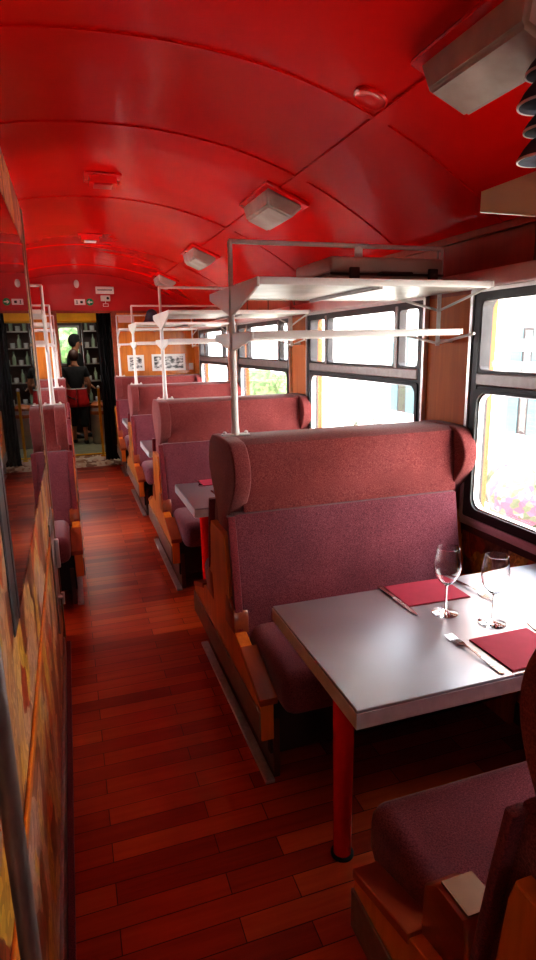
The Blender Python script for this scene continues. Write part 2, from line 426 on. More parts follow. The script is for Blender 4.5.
# end wall with a doorway
DX0, DX1, DZ = -.085, .60, 2.065
b = B()
box(b, XL - .1, DX0, YE, YE + .07, 0, DZ); box(b, DX1, XR + .1, YE, YE + .07, 0, DZ)
struct('wall_end', b, M['honey_wood'])
b = B()
prism(b, [(XL - .05, DZ)] + [(XR + .05, DZ)] + [(XR - (XR - XL) * i / 30, zceil(XR - (XR - XL) * i / 30) + .03) for i in range(31)], YE, YE + .07, 'Y')
struct('wall_end_upper', b, M['end_red'])
b = B(); box(b, DX0 - .055, DX0 + .004, YE - .02, YE + .09, 0, DZ - .001, bev=.005); box(b, DX1 - .004, DX1 + .07, YE - .02, YE + .09, .16, DZ - .001, bev=.005)
struct('door_frame_1', b, M['rail_wood'])['kind'] = 'structure'
b = B(); box(b, DX1 - .01, DX1 + .075, YE - .026, YE + .092, 0, .16, bev=.004); struct('trim_31', b, M['steel'])
b = B(); box(b, XL, XR, YE - .012, YE, DZ - .022, DZ + .01); struct('trim_32', b, M['head_wood'])

# ------------------------------------------------------------------ vestibule and the bar beyond
b = B(); box(b, -.9, 1.3, YE + .02, YE + 1.0, -.05, -.005); struct('floor_vestibule', b, M['mottled'])
b = B(); box(b, -.9, 1.3, YE + 1.0, YE + 3.85, -.05, .0); struct('floor_bar', b, M['door_green_grey'])
b = B(); box(b, -.9, 1.3, YE + 1.0, YE + 1.04, -.004, .02, bev=.004); struct('trim_33', b, M['yellow'])
b = B(); box(b, -.98, -.9, YE + .07, YE + 3.85, -.05, 2.4); struct('wall_bar_left', b, M['dark_wood'])
b = B(); box(b, 1.3, 1.38, YE + .07, YE + 3.85, -.05, 2.4); struct('wall_bar_right', b, M['dark_wood'])
b = B(); box(b, -.98, 1.38, YE + .07, YE + 3.85, 2.4, 2.45); struct('ceiling_bar', b, M['dark_wood'])
YBK = YE + 3.75
b = B()
box(b, -.9, -.12, YBK, YBK + .08, 0, 2.4); box(b, .25, 1.3, YBK, YBK + .08, 0, 2.4)
box(b, -.12, .25, YBK, YBK + .08, 0, 1.30); box(b, -.12, .25, YBK, YBK + .08, 2.0, 2.4)
struct('wall_bar_back', b, M['dark_wood'])
b = B(); ringframe(b, roundrect(-.14, .27, 1.28, 2.02, .01), roundrect(-.10, .23, 1.32, 1.98, .03), YBK - .02, YBK + .02, 'Y')
wb = struct('window_8', b, M['steel'])
b = B(); box(b, -.11, .24, YBK + .025, YBK + .03, 1.31, 1.99); obj('pane', b, M['pane'], wb)
# yellow roller box above the doorway
b = B(); prism(b, [(YE + .10, 1.955), (YE + .10, 2.063), (YE + .26, 2.063), (YE + .26, 1.93), (YE + .14, 1.93)], DX0 + .005, .415, 'X', .006)
yb_ = tag(obj('roller_box', b, M['yellow']), 'yellow metal roller box across the top of the end doorway', 'box')
# dark curtain gathered on the right of the doorway
def curtain(name, x0, x1, y, z0, z1, m, folds=6, amp=.03):
    b = B(); nX, nZ = folds * 8, 14; g = []
    for j in range(nZ + 1):
        t = j / nZ; row = []
        for i in range(nX + 1):
            s = i / nX
            w = 1 - .25 * math.sin(PI * t) * .6
            x = (x0 + x1) / 2 + (s - .5) * (x1 - x0) * w
            row.append(b.verts.new((x, y + amp * math.sin(s * folds * 2 * PI + .5 * math.sin(t * 5)), z1 + (z0 - z1) * t)))
        g.append(row)
    for j in range(nZ):
        for i in range(nX): b.faces.new((g[j][i], g[j][i + 1], g[j + 1][i + 1], g[j + 1][i]))
    o = obj(name, b, m, smooth=True)
    md = o.modifiers.new('thick', 'SOLIDIFY'); md.thickness = .006
    return o
tag(curtain('door_curtain', .40, .60, YE + .18, .06, 2.05, M['black_cloth'], 4, .035), 'long black curtain gathered at the right side of the end doorway', 'curtain')
tag(curtain('hanging_cloth', .50, .80, 9.45, .62, 1.72, M['green_cloth'], 3, .05), 'dark green cloth hanging beyond the doorway behind the black curtain', 'cloth')
# yellow grab post
t = thing('yellow_handrail', 'yellow upright grab post standing just beyond the end doorway by the curtain', 'handrail', (.40, 9.15, 0))
b = B(); tube(b, (0, 0, 0), (0, 0, 1.02), .02); obj('post', b, M['yellow'], t, True)
b = B(); lathe(b, [(.04, -.004), (.04, .012), (.022, .018)]); obj('foot', b, M['yellow'], t, True)
b = B(); bmesh.ops.create_uvsphere(b, u_segments=16, v_segments=10, radius=.027, matrix=Matrix.Translation((0, 0, 1.03))); obj('cap', b, M['alu'], t, True)
# steel barrel
t = thing('steel_barrel', 'tall steel barrel with an amber band beside the yellow post in the bar', 'barrel', (.45, 10.45, 0))
b = B(); lathe(b, [(.13, .0), (.15, .02), (.158, .25), (.155, .5), (.145, .60), (.13, .62)]); obj('body', b, M['barrel'], t, True)
b = B(); lathe(b, [(.150, .50), (.160, .505), (.158, .555), (.149, .56)]); obj('band', b, M['amber'], t, True)
b = B(); lathe(b, [(.145, .62), (.148, .66), (.10, .70), (.02, .715)]); obj('lid', b, M['amber'], t, True)
# shelf unit with crockery
t = thing('bar_shelf', 'open dark bar shelving seen through the end doorway', 'shelf', (.62, YBK - .18, 0))
b = B(); box(b, -.32, -.29, -.14, .14, 0, 2.1); box(b, .33, .36, -.14, .14, 0, 2.1); obj('upright', b, M['dark_wood'], t)
SH = (.12, .60, 1.0, 1.32, 1.62, 1.92)
for z in SH:
    b = B(); box(b, -.29, .33, -.14, .14, z - .02, z); obj('shelf_board', b, M['barrel'], t)
BT = plain('pale bottle glass', (.45, .55, .40), .1, 0, .2, 5); JR = plain('white crockery', (.82, .80, .78), .25, 0, .04, 5)
def bottle(x, y, z, h, m, lab, g):
    b = B(); lathe(b, [(.03, 0), (.034, .01), (.034, h * .58), (.014, h * .75), (.012, h * .96), (.015, h)], seg=12)
    return tag(obj('bottle', b, m, None, True, (x, y, z)), lab, 'bottle', g)
def mug(x, y, z, lab, g):
    b = B(); lathe(b, [(.035, 0), (.042, .01), (.042, .09), (.037, .09), (.034, .015)], seg=14)
    b2 = b
    return tag(obj('white_cup', b2, JR, None, True, (x, y, z)), lab, 'cup', g)
for j, z in enumerate(SH[1:]):
    for i in range(5):
        x = .38 + i * .115
        if (i + j) % 2: mug(x, YBK - .2, z, 'white cup standing on the dark bar shelving', 'cups on the bar shelving')
        else: bottle(x, YBK - .2, z, .24, BT, 'pale green bottle standing on the dark bar shelving', 'bottles on the bar shelving')

# ------------------------------------------------------------------ partition (left of the aisle)
PY1 = 3.30
b = B()
WY0, WY1, WZA, WZB = 1.22, 3.17, 1.03, 2.09
pz = 2.265
box(b, XP - .05, XP, YB, WY0, .10, pz); box(b, XP - .05, XP, WY1, PY1 - .04, .10, pz)
box(b, XP - .05, XP, WY0, WY1, .10, WZA); box(b, XP - .05, XP, WY0, WY1, WZB, pz)
struct('wall_partition', b, M['collage'])
b = B(); box(b, XP - .052, XP + .006, PY1 - .04, PY1, 0, pz - .005, bev=.004); struct('trim_41', b, M['brown_frame'])
b = B(); box(b, XP - .045, XP + .010, YB, PY1 - .25, 0, .115, bev=.003); struct('baseboard_partition', b, M['steel'])
b = B(); box(b, XP + .010, XP + .032, YB, PY1 - .1, 0, .012, bev=.003)
tr = struct('trim_42', b, M['side_fabric'])
b = B(); box(b, XP, XP + .008, YB, PY1 - .05, .735, .765, bev=.003); struct('trim_43', b, M['honey_wood'])
b = B(); box(b, XP - .03, XP + .004, WY0 - .03, WY0 + .055, WZA + .002, WZB - .002, bev=.006)
pw = struct('window_9', b, M['black_rubber'])
b = B(); box(b, XP - .03, XP - .002, WY0 + .056, WY1 - .002, WZA + .002, WZB - .002); obj('pane', b, M['dark_glass'], pw)
b = B(); box(b, XP - .02, XP + .005, WY0 + .057, WY0 + .085, WZA + .004, WZB - .004, bev=.003); obj('inner_bead', b, M['grey_frame'], pw)
# partition return wall closing the compartment
b = B(); box(b, XL, XP - .053, PY1 - .05, PY1, 0, 2.0); 
prism(b, [(XL, 2.0), (XP - .053, 2.0)] + [(XP - .053 - (XP - .053 - XL) * i / 12, zceil(XP - .053 - (XP - .053 - XL) * i / 12) + .01) for i in range(13)], PY1 - .05, PY1, 'Y')
struct('wall_compartment', b, M['wall_wood'])
# lock on the partition edge
t = thing('door_lock', 'silver door lock plate with keeper and knob on the edge of the left partition', 'lock', (XP, 2.86, .56))
b = B(); box(b, .0005, .008, -.12, .22, -.28, .26, bev=.002); obj('plate', b, M['steel'], t)
b = B(); box(b, .008, .030, .10, .125, -.03, .12, bev=.005); obj('pull_handle', b, M['alu'], t, True)
b = B(); tube(b, (.008, 0, -.14), (.03, 0, -.14), .012, .010); tube(b, (.03, 0, -.12), (.03, 0, -.18), .009, .007); obj('knob', b, M['alu'], t, True)
# vertical grey grab pole near the camera
t = thing('grab_pole', 'dark grey upright grab pole on the left partition near the bottom edge', 'handrail', (XP + .035, .69, 0))
b = B(); tube(b, (0, 0, .25), (0, 0, 1.5), .013, seg=16); obj('pole', b, M['steel'], t, True)
for z in (.30, 1.45):
    b = B(); tube(b, (-.034, 0, z), (-.01, 0, z), .012); obj('bracket', b, M['steel'], t, True)

# ------------------------------------------------------------------ benches
def bench_parts(s, full=True, ek=1.):
    """origin on the floor at the aisle side; s=+1 extends to +X (window), -1 to -X."""
    W = 1.10 if s > 0 else 1.06
    ue = XR - .545 - .012 if s > 0 else W
    def X(u0, u1): return sorted((s * u0, s * u1))
    out = []; kb = 1. if ek == 1. else .74; ba, bu0, bu1, bz = (0, -.004, .062, 0) if ek == 1. else (.10, .03, .112, .012)
    sides = (-1, 1) if full else (-1,)
    cut = 1 if full else 0
    def clip(pts): 
        if full: return pts
        o = []
        L = len(pts)
        for i in range(L):
            a, b_ = pts[i], pts[(i + 1) % L]
            lim = .11
            if a[0] <= lim: o.append(a)
            if (a[0] <= lim) != (b_[0] <= lim):
                t = (lim - a[0]) / (b_[0] - a[0]); o.append((lim, a[1] + t * (b_[1] - a[1])))
        return o
    half = [(-.58, .20), (-.58, .365), (-.38, .43), (-.25, .465), (-.235 * kb, .555), (-.17 * kb, .585), (-.15 * kb, .66), (-.13 * kb, .80), (-.115 * kb, .84)]
    prof = half + [(-y, z) for y, z in half[::-1]]
    for u0, u1, nm in ((0, .05, 'side_panel'), (ue - .04, ue, 'side_panel')):
        if u0 > .5:
            half2 = [(-.575, .0), (-.575, .315), (-.2, .45), (-.12, .83)]; pr = half2 + [(-y, z) for y, z in half2[::-1]]
        else: pr = prof
        b = B(); prism(b, clip(pr), *X(u0, u1), 'X', .004); out.append((nm, b, M['honey_wood'], False))
    # sloping front rail ledge of the panel
    for d in sides:
        b = B(); pts = [(.583, .368), (.583, .343), (.34, .425), (.34, .452)]
        prism(b, [(d * y, z) for y, z in pts], *X(-.004, .066), 'X', .004); out.append(('side_rail', b, M['rail_wood'], False))
        b = B(); prism(b, [(d * (y + ba), z + bz) for y, z in [(.25, .46 - ba * .7), (.245, .545), (.205, .582), (.125, .588), (.11, .50), (.11, .46 - ba * .7)]], *X(bu0, bu1), 'X', .008, 2)
        out.append(('armrest_block', b, M['rail_wood'], True))
        b = B(); prism(b, [(d * (y + ba), z + bz) for y, z in [(.205, .583), (.205, .588), (.125, .594), (.125, .589)]], *X(bu0 + .012, bu1 - .001), 'X'); out.append(('armrest_plate', b, M['brass'], False))
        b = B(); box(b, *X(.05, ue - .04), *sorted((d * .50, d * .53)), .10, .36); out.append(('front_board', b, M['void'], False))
        # cushion
        b = B(); box(b, *X(.068, ue - .05), *sorted((d * .18, d * .66)), .315, .485, bev=.05, seg=4); out.append(('seat_cushion', b, M['seat_fabric'], True))
        # lower backrest, reclined
        b = B(); pts = [(d * .05, .44), (d * .25 * kb, .44), (d * .23 * kb, .60), (d * .19 * kb, .80), (d * .165 * kb, .935), (d * .05, .935)]
        prism(b, pts, *X(.03, ue - .055), 'X', .016, 3); out.append(('backrest', b, M['seat_fabric'], True))
        b = B(); pts = [(d * .25 * kb, .47), (d * .235 * kb, .60), (d * .197 * kb, .80), (d * .168 * kb, .93), (d * .140 * kb, .93), (d * .17 * kb, .80), (d * .207 * kb, .60), (d * .222 * kb, .47)]
        prism(b, pts, *X(.006, .04), 'X', .005, 2); out.append(('back_edge', b, M['side_fabric'], True))
    y0, y1 = (-.54, .54) if full else (-.54, .11)
    b = B(); box(b, *X(.06, .085), y0, y1, .0, .245, bev=.003); out.append(('base_board', b, M['dark_wood'], False))
    b = B(); y0, y1 = (-.58, .58) if full else (-.58, .11); box(b, *X(-.007, .0), y0, y1, .205, .318, bev=.002); out.append(('kick_plate', b, M['steel'], False))
    b = B(); y0, y1 = (-.565, .565) if full else (-.565, .11); box(b, *X(.018, .056), y0, y1, .0, .014, bev=.003)
    for q in range(5): lathe(b, [(.006, .014), (.004, .018)], (s * .037, y0 + (y1 - y0) * (q + .5) / 5, 0), 8)
    out.append(('floor_strip', b, M['strip_alu'], False))
    # headrest block
    b = B(); yb = .135 if full else .10
    prism(b, [(-.152, .938), (-.148, 1.10), (-.128, 1.210), (-.09, 1.226), (yb - .04, 1.226), (yb - .008, 1.210), (yb + .012, 1.10), (yb + .016, .938)], *X(.075, ue - .05), 'X', .012, 3)
    out.append(('headrest', b, M['head_fabric'], True))
    # rounded ears
    eh = [(.07, 1.229), (.165, 1.222), (.228, 1.13), (.212, 1.045), (.135, .955), (.085, .90), (.075, .82)]
    ear = smoothpath([(-ek * y, z) for y, z in eh] + [(ek * y, z) for y, z in eh[::-1]], 2)
    if not full: ear = clip(ear)
    for u0, u1 in ((.026, .096), (ue - .068, ue)):
        b = B(); prism(b, ear, *X(u0, u1), 'X', .008, 3); out.append(('headrest_wing', b, M['head_fabric'], True))
    return out
def build_bench(s, full, label, loc, group, ek=1.):
    t = thing('double_bench' if full else 'single_bench', label, 'bench', loc, 0, group)
    for nm, b, m, sm in bench_parts(s, full, ek): obj(nm, b, m, t, sm)
    return t
G = 'maroon benches right of the aisle'
br = build_bench(1, True, 'maroon double bench nearest the camera, cropped by the right edge, beside the near table', (.545, U[0], 0), G, .62)
br = build_bench(1, True, 'maroon high-backed double bench directly behind the large table with the wine glasses', (.545, U[1], 0), G)
dup(br, (.545, U[2], 0), 'maroon double bench behind the second, smaller-looking table on the right')
dup(br, (.545, U[3], 0), 'third full maroon double bench down the right side, before the framed pictures')
build_bench(1, False, 'single maroon bench backing onto the end wall under the framed pictures', (.545, U[4], 0), G)
GL = 'maroon benches left of the aisle'
bl = build_bench(-1, True, 'maroon double bench left of the aisle just past the partition edge', (-.015, U[2], 0), GL)
dup(bl, (-.015, U[3], 0), 'maroon double bench left of the aisle, behind the first one')
build_bench(-1, False, 'single maroon bench left of the aisle against the end wall', (-.015, U[4], 0), GL)

# ------------------------------------------------------------------ luggage racks
def rack_parts(s, full=True, yl=.28):
    """origin at pole foot on top of the headrest."""
    out = []; L = .975
    def X(u0, u1): return sorted((s * u0, s * u1))
    z0 = 1.2275; zu, zl, zt = 1.812, 1.632, 2.0
    yu = .36
    hi = 1 if full else 0
    b = B(); tube(b, (0, 0, z0 + .004), (0, 0, z0 + .05), .019, .0145, 16); tube(b, (0, 0, z0 + .05), (0, 0, 1.78), .0145, .0125, 16)
    tube(b, (0, 0, 1.78), (0, 0, zt), .010, .010, 12); out.append(('pole', b, M['white_paint'], True))
    b = B(); box(b, -.06, .06, -.016, .016, z0 + .0005, z0 + .009, bev=.003)
    for dx in (-.047, .047): lathe(b, [(.009, 0), (.009, .006), (.004, .011)], (dx, 0, z0 + .009), 8)
    out.append(('foot_plate', b, M['white_paint'], True))
    ys = lambda y: (-y, y if full else .12)
    for u in (0, L):
        a, c = ys(yu)
        if u:
            b = B()
            for z, yy, dz in ((zu, yu, .075), (zl, yl, .04)):
                a, c = ys(yy)
                box(b, s * u - .005 - (s * .075 if z == zl else 0), s * u + .005 - (s * .075 if z == zl else 0), a, c, z - .004, z + .018, bev=.002)
                tube(b, (s * u, a + .02, z - .002), (s * u, -.004, z - dz), .006, seg=8)
                if full: tube(b, (s * u, c - .02, z - .002), (s * u, .004, z - dz), .006, seg=8)
            out.append(('end_bracket', b, M['white_paint'], False)); continue
        b = B(); prism(b, [(a, zu + .018), (a, zu - .014), (-.02, zu - .095), (.02, zu - .095), (c, zu - .014), (c, zu + .018)], s * u - .006, s * u + .006, 'X', .003)
        a2, c2 = ys(yl)
        prism(b, [(a2, zl + .016), (a2, zl - .012), (-.018, zl - .055), (.018, zl - .055), (c2, zl - .012), (c2, zl + .016)], s * u - .006, s * u + .006, 'X', .003)
        out.append(('end_bracket', b, M['white_paint'], False))
    b = B(); a, c = ys(yu); prism(b, [(a + .02, zu - .004), (a + .02, zu - .018), (c - .02, zu - .018), (c - .02, zu - .004)], s * L * .5 - .008, s * L * .5 + .008, 'X', .002)
    out.append(('middle_brace', b, M['steel'], False))
    L0 = L
    for z, y in ((zu, yu), (zl, yl)):
        L = L0 if z == zu else L0 - .075
        a, c = ys(y)
        for d, e in ((a, 1), (c, -1)):
            b = B(); box(b, *X(.006, L - .006), *sorted((d, d + e * .028)), z - .008, z + .018, bev=.004)
            out.append(('shelf_rail', b, M['white_paint'], True))
        b = B(); box(b, *X(.006, L - .006), a + .028, c - .028, z - .004, z + .002)
        q = a + .07
        while q < c - .05: box(b, *X(.008, L - .008), q, q + .008, z + .002, z + .008); q += .042
        out.append(('shelf_tray', b, M['mesh_tray'], False))
    L = L0
    b = B(); tube(b, (-s * .004, 0, zt), (s * L, 0, zt), .0095, seg=12); out.append(('top_rail', b, M['white_paint'], True))
    b = B(); tube(b, (s * L, 0, zt), (s * L, 0, zl - .05), .0095, seg=12); tube(b, (s * L, 0, zu + .05), (s * 1.05, 0, zu + .05), .008, seg=10)
    tube(b, (s * L, 0, zl - .03), (s * 1.05, 0, zl - .03), .008, seg=10); out.append(('wall_post', b, M['white_paint'], True))
    return out
def build_rack(s, full, label, loc, group, yl=.28):
    t = thing('luggage_rack', label, 'luggage rack', loc, 0, group)
    for nm, b, m, sm in rack_parts(s, full, yl): obj(nm, b, m, t, sm)
    return t
G = 'white luggage racks on the right benches'
build_rack(1, True, 'white luggage rack nearest the camera, only its tip in view at the upper right', (.648, U[0] + .02, 0), G, .16)
r0 = build_rack(1, True, 'large white luggage rack with cream suitcase, on the bench behind the glasses', (.648, U[1] + .025, 0), G)
dup(r0, (.648, U[2] + .025, 0), 'second full white luggage rack down the right side, beyond the suitcase rack')
dup(r0, (.648, U[3] + .025, 0), 'third full white luggage rack on the right, carrying a dark round hat')
build_rack(1, False, 'short white luggage rack on the single bench at the end wall, right', (.648, U[4], 0), G)
GL = 'white luggage racks left of the aisle'
r1 = build_rack(-1, True, 'white luggage rack on the nearer left bench beside the partition edge', (-.118, U[2], 0), GL)
dup(r1, (-.118, U[3], 0), 'white luggage rack on the farther double bench left of the aisle')
build_rack(-1, False, 'short white luggage rack at the end wall left of the doorway', (-.118, U[4], 0), GL)

# ------------------------------------------------------------------ tables
t0 = thing('dining_table', 'large grey steel-topped table with two wine glasses and red napkins', 'table', (0, T[0], 0), 0, 'steel topped tables on red legs')
b = B(); box(b, .578, 1.688, -.307, .307, .732, .75, bev=.002, seg=1); obj('tabletop', b, M['table'], t0)
b = B(); ringframe(b, [(.576, -.309), (1.688, -.309), (1.688, .309), (.576, .309)], [(.60, -.29), (1.68, -.29), (1.68, .29), (.60, .29)], .70, .742, 'Z')
obj('table_edge', b, M['edge_alu'], t0)
b = B(); tube(b, (.70, .012, .004), (.70, .012, .718), .029, .036, 20); obj('leg', b, M['red_paint'], t0, True)
b = B(); lathe(b, [(.037, 0), (.037, .006), (.03, .01)], (.70, .012, 0), 20); obj('foot', b, M['void'], t0, True)
b = B(); box(b, 1.62, 1.688, -.2, .2, .64, .70, bev=.003); obj('wall_bracket', b, M['steel'], t0)
for y, l in ((T[1], 'second steel table down the right side with a red leg and one napkin'), (T[2], 'third steel table down the right side, just its end showing'), (T[3], 'fourth table on the right, farthest down by the end wall')):
    dup(t0, (0, y, 0), l)

# ------------------------------------------------------------------ tableware
def napkin(x0, x1, y0, y1, rz, lab, g='red napkins'):
    t = thing('paper_napkin', lab, 'napkin', ((x0 + x1) / 2, (y0 + y1) / 2, .7505), rz, g)
    w, h = (x1 - x0) / 2, (y1 - y0) / 2
    b = B(); box(b, -w, w, -h, h, 0, .0018); obj('lower_fold', b, M['napkin_edge'], t)
    b = B(); box(b, -w + .001, w - .002, -h + .003, h, .002, .0042, bev=.0008); obj('upper_fold', b, M['napkin'], t)
    return t
Z = .7505
napkin(.995, 1.232, 1.55, 1.722, -.03, 'red paper napkin at the far place setting, behind the left wine glass')
napkin(1.037, 1.245, 1.118, 1.300, .0, 'red paper napkin at the near place setting, beside the four-tined fork')
napkin(.735, .94, 3.50, 3.66, 0, 'red napkin on the second table along the right side')
def strip(b, pts, th=.0022, z=0.):
    """flat ribbon from (y, halfwidth, zoff) stations along +Y"""
    prev = None
    rows = []
    for y, w, dz in pts:
        rows.append([b.verts.new((-w, y, z + dz)), b.verts.new((w, y, z + dz)), b.verts.new((w, y, z + dz + th)), b.verts.new((-w, y, z + dz + th))])
    for A, C in zip(rows, rows[1:]):
        for i in range(4): b.faces.new((A[i], A[(i + 1) % 4], C[(i + 1) % 4], C[i]))
    b.faces.new(rows[0]); b.faces.new(rows[-1][::-1])
def fork(x, y, rz, lab, z=Z):
    t = thing('table_fork', lab, 'fork', (x, y, z), rz, 'forks on the tables')
    b = B(); strip(b, [(-.115, .004, .001), (-.112, .0085, .001), (-.09, .009, .001), (-.04, .005, .004), (.0, .0032, .007), (.03, .0038, .006), (.045, .010, .003), (.056, .0142, .002)]); obj('handle', b, M['cutlery'], t, True)
    b = B()
    for i in range(4):
        xx = -.0126 + i * .0084
        for a, c, z0_, z1_ in ((.054, .08, .002, .001), (.08, .108, .001, .005)):
            v = [b.verts.new(q) for q in ((xx - .0015, a, z0_), (xx + .0015, a, z0_), (xx + .0013, c, z1_), (xx - .0013, c, z1_), (xx - .0015, a, z0_ + .0022), (xx + .0015, a, z0_ + .0022), (xx + .0013, c, z1_ + .002), (xx - .0013, c, z1_ + .002))]
            for f in ((0, 1, 2, 3), (4, 7, 6, 5), (0, 4, 5, 1), (1, 5, 6, 2), (2, 6, 7, 3), (3, 7, 4, 0)): b.faces.new([v[i_] for i_ in f])
    obj('tines', b, M['cutlery'], t)
    return t
def knife(x, y, rz, lab, z=Z):
    t = thing('table_knife', lab, 'knife', (x, y, z), rz, 'knives on the tables')
    b = B(); strip(b, [(-.125, .005, .0), (-.12, .0085, .0), (-.07, .0075, .0), (-.025, .006, .0)], .006); obj('handle', b, M['cutlery'], t, True)
    b = B(); strip(b, [(-.025, .006, .002), (-.01, .0085, .001), (.07, .0095, .001), (.10, .007, .001), (.118, .0015, .001)], .0018); obj('blade', b, M['cutlery'], t, True)
    return t
fork(1.002, 1.235, .06, 'steel fork lying left of the near red napkin, tines pointing away')
fork(1.275, 1.60, PI + .1, 'steel fork lying right of the far napkin behind the glasses')
knife(.984, 1.608, PI + .02, 'steel knife lying left of the far red napkin')
knife(1.262, 1.22, -.12, 'steel knife right of the near napkin, mostly hidden by the bench wing')
fork(.72, 3.575, PI, 'fork beside the napkin on the second table')
knife(.757, 3.25, .05, 'knife on the near side of the second table')
def wineglass(x, y, lab):
    t = thing('wine_glass', lab, 'glass', (x, y, Z), 0, 'wine glasses on the near table')
    b = B(); lathe(b, [(.001, .0002), (.040, .0002), (.042, .002), (.040, .004), (.012, .007), (.0045, .014)], seg=40, cap=False); obj('foot', b, M['glass_thick'], t, True)
    b = B(); lathe(b, [(.0048, .012), (.0036, .03), (.0034, .075), (.0045, .092), (.008, .098)], seg=20, cap=False); obj('stem', b, M['glass_thick'], t, True)
    o = [(.002, .096), (.014, .100), (.027, .113), (.037, .132), (.0415, .152), (.0415, .172), (.038, .195), (.0345, .220)]
    i = [(.0335, .2205), (.0370, .195), (.0404, .172), (.0404, .152), (.0360, .133), (.026, .115), (.013, .103), (.001, .100)]
    b = B(); lathe(b, o + i, seg=44, cap=False); obj('bowl', b, M['glass_thick'], t, True)
    return t
m, nt, p, o_ = mat('clear crystal'); M['glass_thick'] = m
nt.links.new(ramp(nt, noise(nt, coords(nt), 5, 2), [(.3, (.97, .98, .98)), (.7, (1, 1, 1))]), p.inputs['Base Color'])
p.inputs['Roughness'].default_value = 0; p.inputs['Transmission Weight'].default_value = 1; p.inputs['IOR'].default_value = 1.45
wineglass(1.080, 1.478, 'empty wine glass on the left of the pair, beside the far napkin')
wineglass(1.172, 1.368, 'empty wine glass on the right of the pair, nearer the camera')

# ------------------------------------------------------------------ things on the racks
ZR = 1.821
t = thing('suitcase', 'cream suitcase with dark clasps lying on the large luggage rack', 'suitcase', (1.305, 2.45, ZR))
b = B(); box(b, -.27, .26, -.17, .22, 0, .052, bev=.012, seg=3); obj('base', b, M['cream_case'], t, True)
b = B(); box(b, -.27, .26, -.17, .22, .057, .122, bev=.014, seg=3); obj('lid', b, M['cream_case'], t, True)
b = B(); box(b, -.272, .262, -.172, .222, .050, .059, bev=.002); obj('seam_band', b, M['brown_strap'], t)
for x in (-.165, .205):
    b = B(); box(b, x - .022, x + .022, -.182, -.168, .030, .080, bev=.004); obj('clasp', b, M['brown_strap'], t, True)
b = B(); tube(b, (-.05, -.195, .056), (.09, -.195, .056), .007, seg=8); tube(b, (-.05, -.17, .056), (-.05, -.195, .056), .006, seg=8); tube(b, (.09, -.17, .056), (.09, -.195, .056), .006, seg=8); obj('handle', b, M['brown_strap'], t, True)
b = B(); prism(b, [(-.018, 0), (.018, 0), (.018, .042), (.006, .052), (-.018, .047)], -.0015, .0015, 'Y')
tag(obj('white_card', b, M['paper'], None, False, (1.20, 2.36, ZR + .1222)), 'small white card standing on top of the cream suitcase', 'card')
def hat(x, y, z, r, lab, cat='hat', h=.10, tilt=0, g=None):
    t = thing('felt_hat', lab, cat, (x, y, z), 0, g); t.rotation_euler = (tilt, 0, 0)
    b = B(); lathe(b, [(r * .98, .006), (r * .97, .014), (r * .86, .03), (r * .68, h * .62), (r * .5, h * .88), (r * .2, h)], seg=32); obj('crown', b, M['hat_grey'], t, True)
    b = B(); lathe(b, [(r * .93, .001), (r * 1.0, 0), (r * 1.02, .004), (r * 1.0, .008), (r * .93, .006)], seg=40, cap=False); obj('brim_edge', b, M['hat_rim'], t, True)
    return t
hat(.835, 6.10, ZR + .012, .085, 'dark round hat on the third luggage rack down the right side', h=.13)
t = thing('hanging_ornament', 'string of dark blue-grey felt bells hanging from the ceiling at the upper right edge', 'ornament', (1.165, 1.30, 0))
b = B(); tube(b, (0, 0, 1.99), (0, 0, zceil(1.165) + .002), .0025, seg=8); obj('cord', b, M['brown_strap'], t)
for z, rr in ((2.226, .055), (2.158, .068), (2.10, .050), (2.035, .060)):
    b = B(); lathe(b, [(rr, 0), (rr * .97, .008), (rr * .80, rr * .42), (rr * .5, rr * .78), (rr * .12, rr * .92)], (0, 0, z), 28); o = obj('bell', b, M['hat_grey'], t, True)
    b = B(); lathe(b, [(rr * .94, -.001), (rr * 1.01, -.002), (rr * 1.03, .002), (rr * 1.0, .005)], (0, 0, z), 28, cap=False); obj('bell_rim', b, M['hat_rim'], o)

# ------------------------------------------------------------------ ceiling fittings
slope = math.atan(2.2 * (ZC - ZW) * ((1.15 - XC) / 1.43) ** 1.2 / 1.43)
G = 'box ceiling lamps along the right side'
def clamp(y, label):
    zc = zceil(1.15)
    t = thing('ceiling_lamp', label, 'ceiling lamp', (1.15, y, zc - .004), 0, G); t.scale = (.88, .9, .88)
    t.rotation_euler = (0, slope, 0)
    b = B(); box(b, -.145, .145, -.28, .28, -.022, .0, bev=.006); obj('base_plate', b, M['red_paint'], t, True)
    b = B(); a = [(-.125, -.25, -.022), (.125, -.25, -.022), (.125, .25, -.022), (-.125, .25, -.022)]; c = [(-.075, -.215, -.105), (.085, -.215, -.105), (.085, .215, -.105), (-.075, .215, -.105)]
    A = [b.verts.new(q) for q in a]; Cc = [b.verts.new(q) for q in c]
    b.faces.new(A); b.faces.new(Cc[::-1])
    for i in range(4): b.faces.new((A[i], A[(i + 1) % 4], Cc[(i + 1) % 4], Cc[i]))
    bmesh.ops.recalc_face_normals(b, faces=b.faces[:]); bmesh.ops.bevel(b, geom=b.edges[:], offset=.012, segments=3, affect='EDGES')
    obj('diffuser', b, M['diffuser'], t, True)
    return t
c0 = clamp(1.46, 'box ceiling lamp nearest the camera, cropped at the top right corner')
for y, l in ((3.30, 'second box ceiling lamp from the camera, above the first bench'), (5.20, 'third box ceiling lamp from the camera on the red ceiling'), (7.09, 'farthest box ceiling lamp, above the rack near the end wall')):
    dup(c0, (1.15, y, zceil(1.15) - .004), l).rotation_euler = (0, slope, 0)
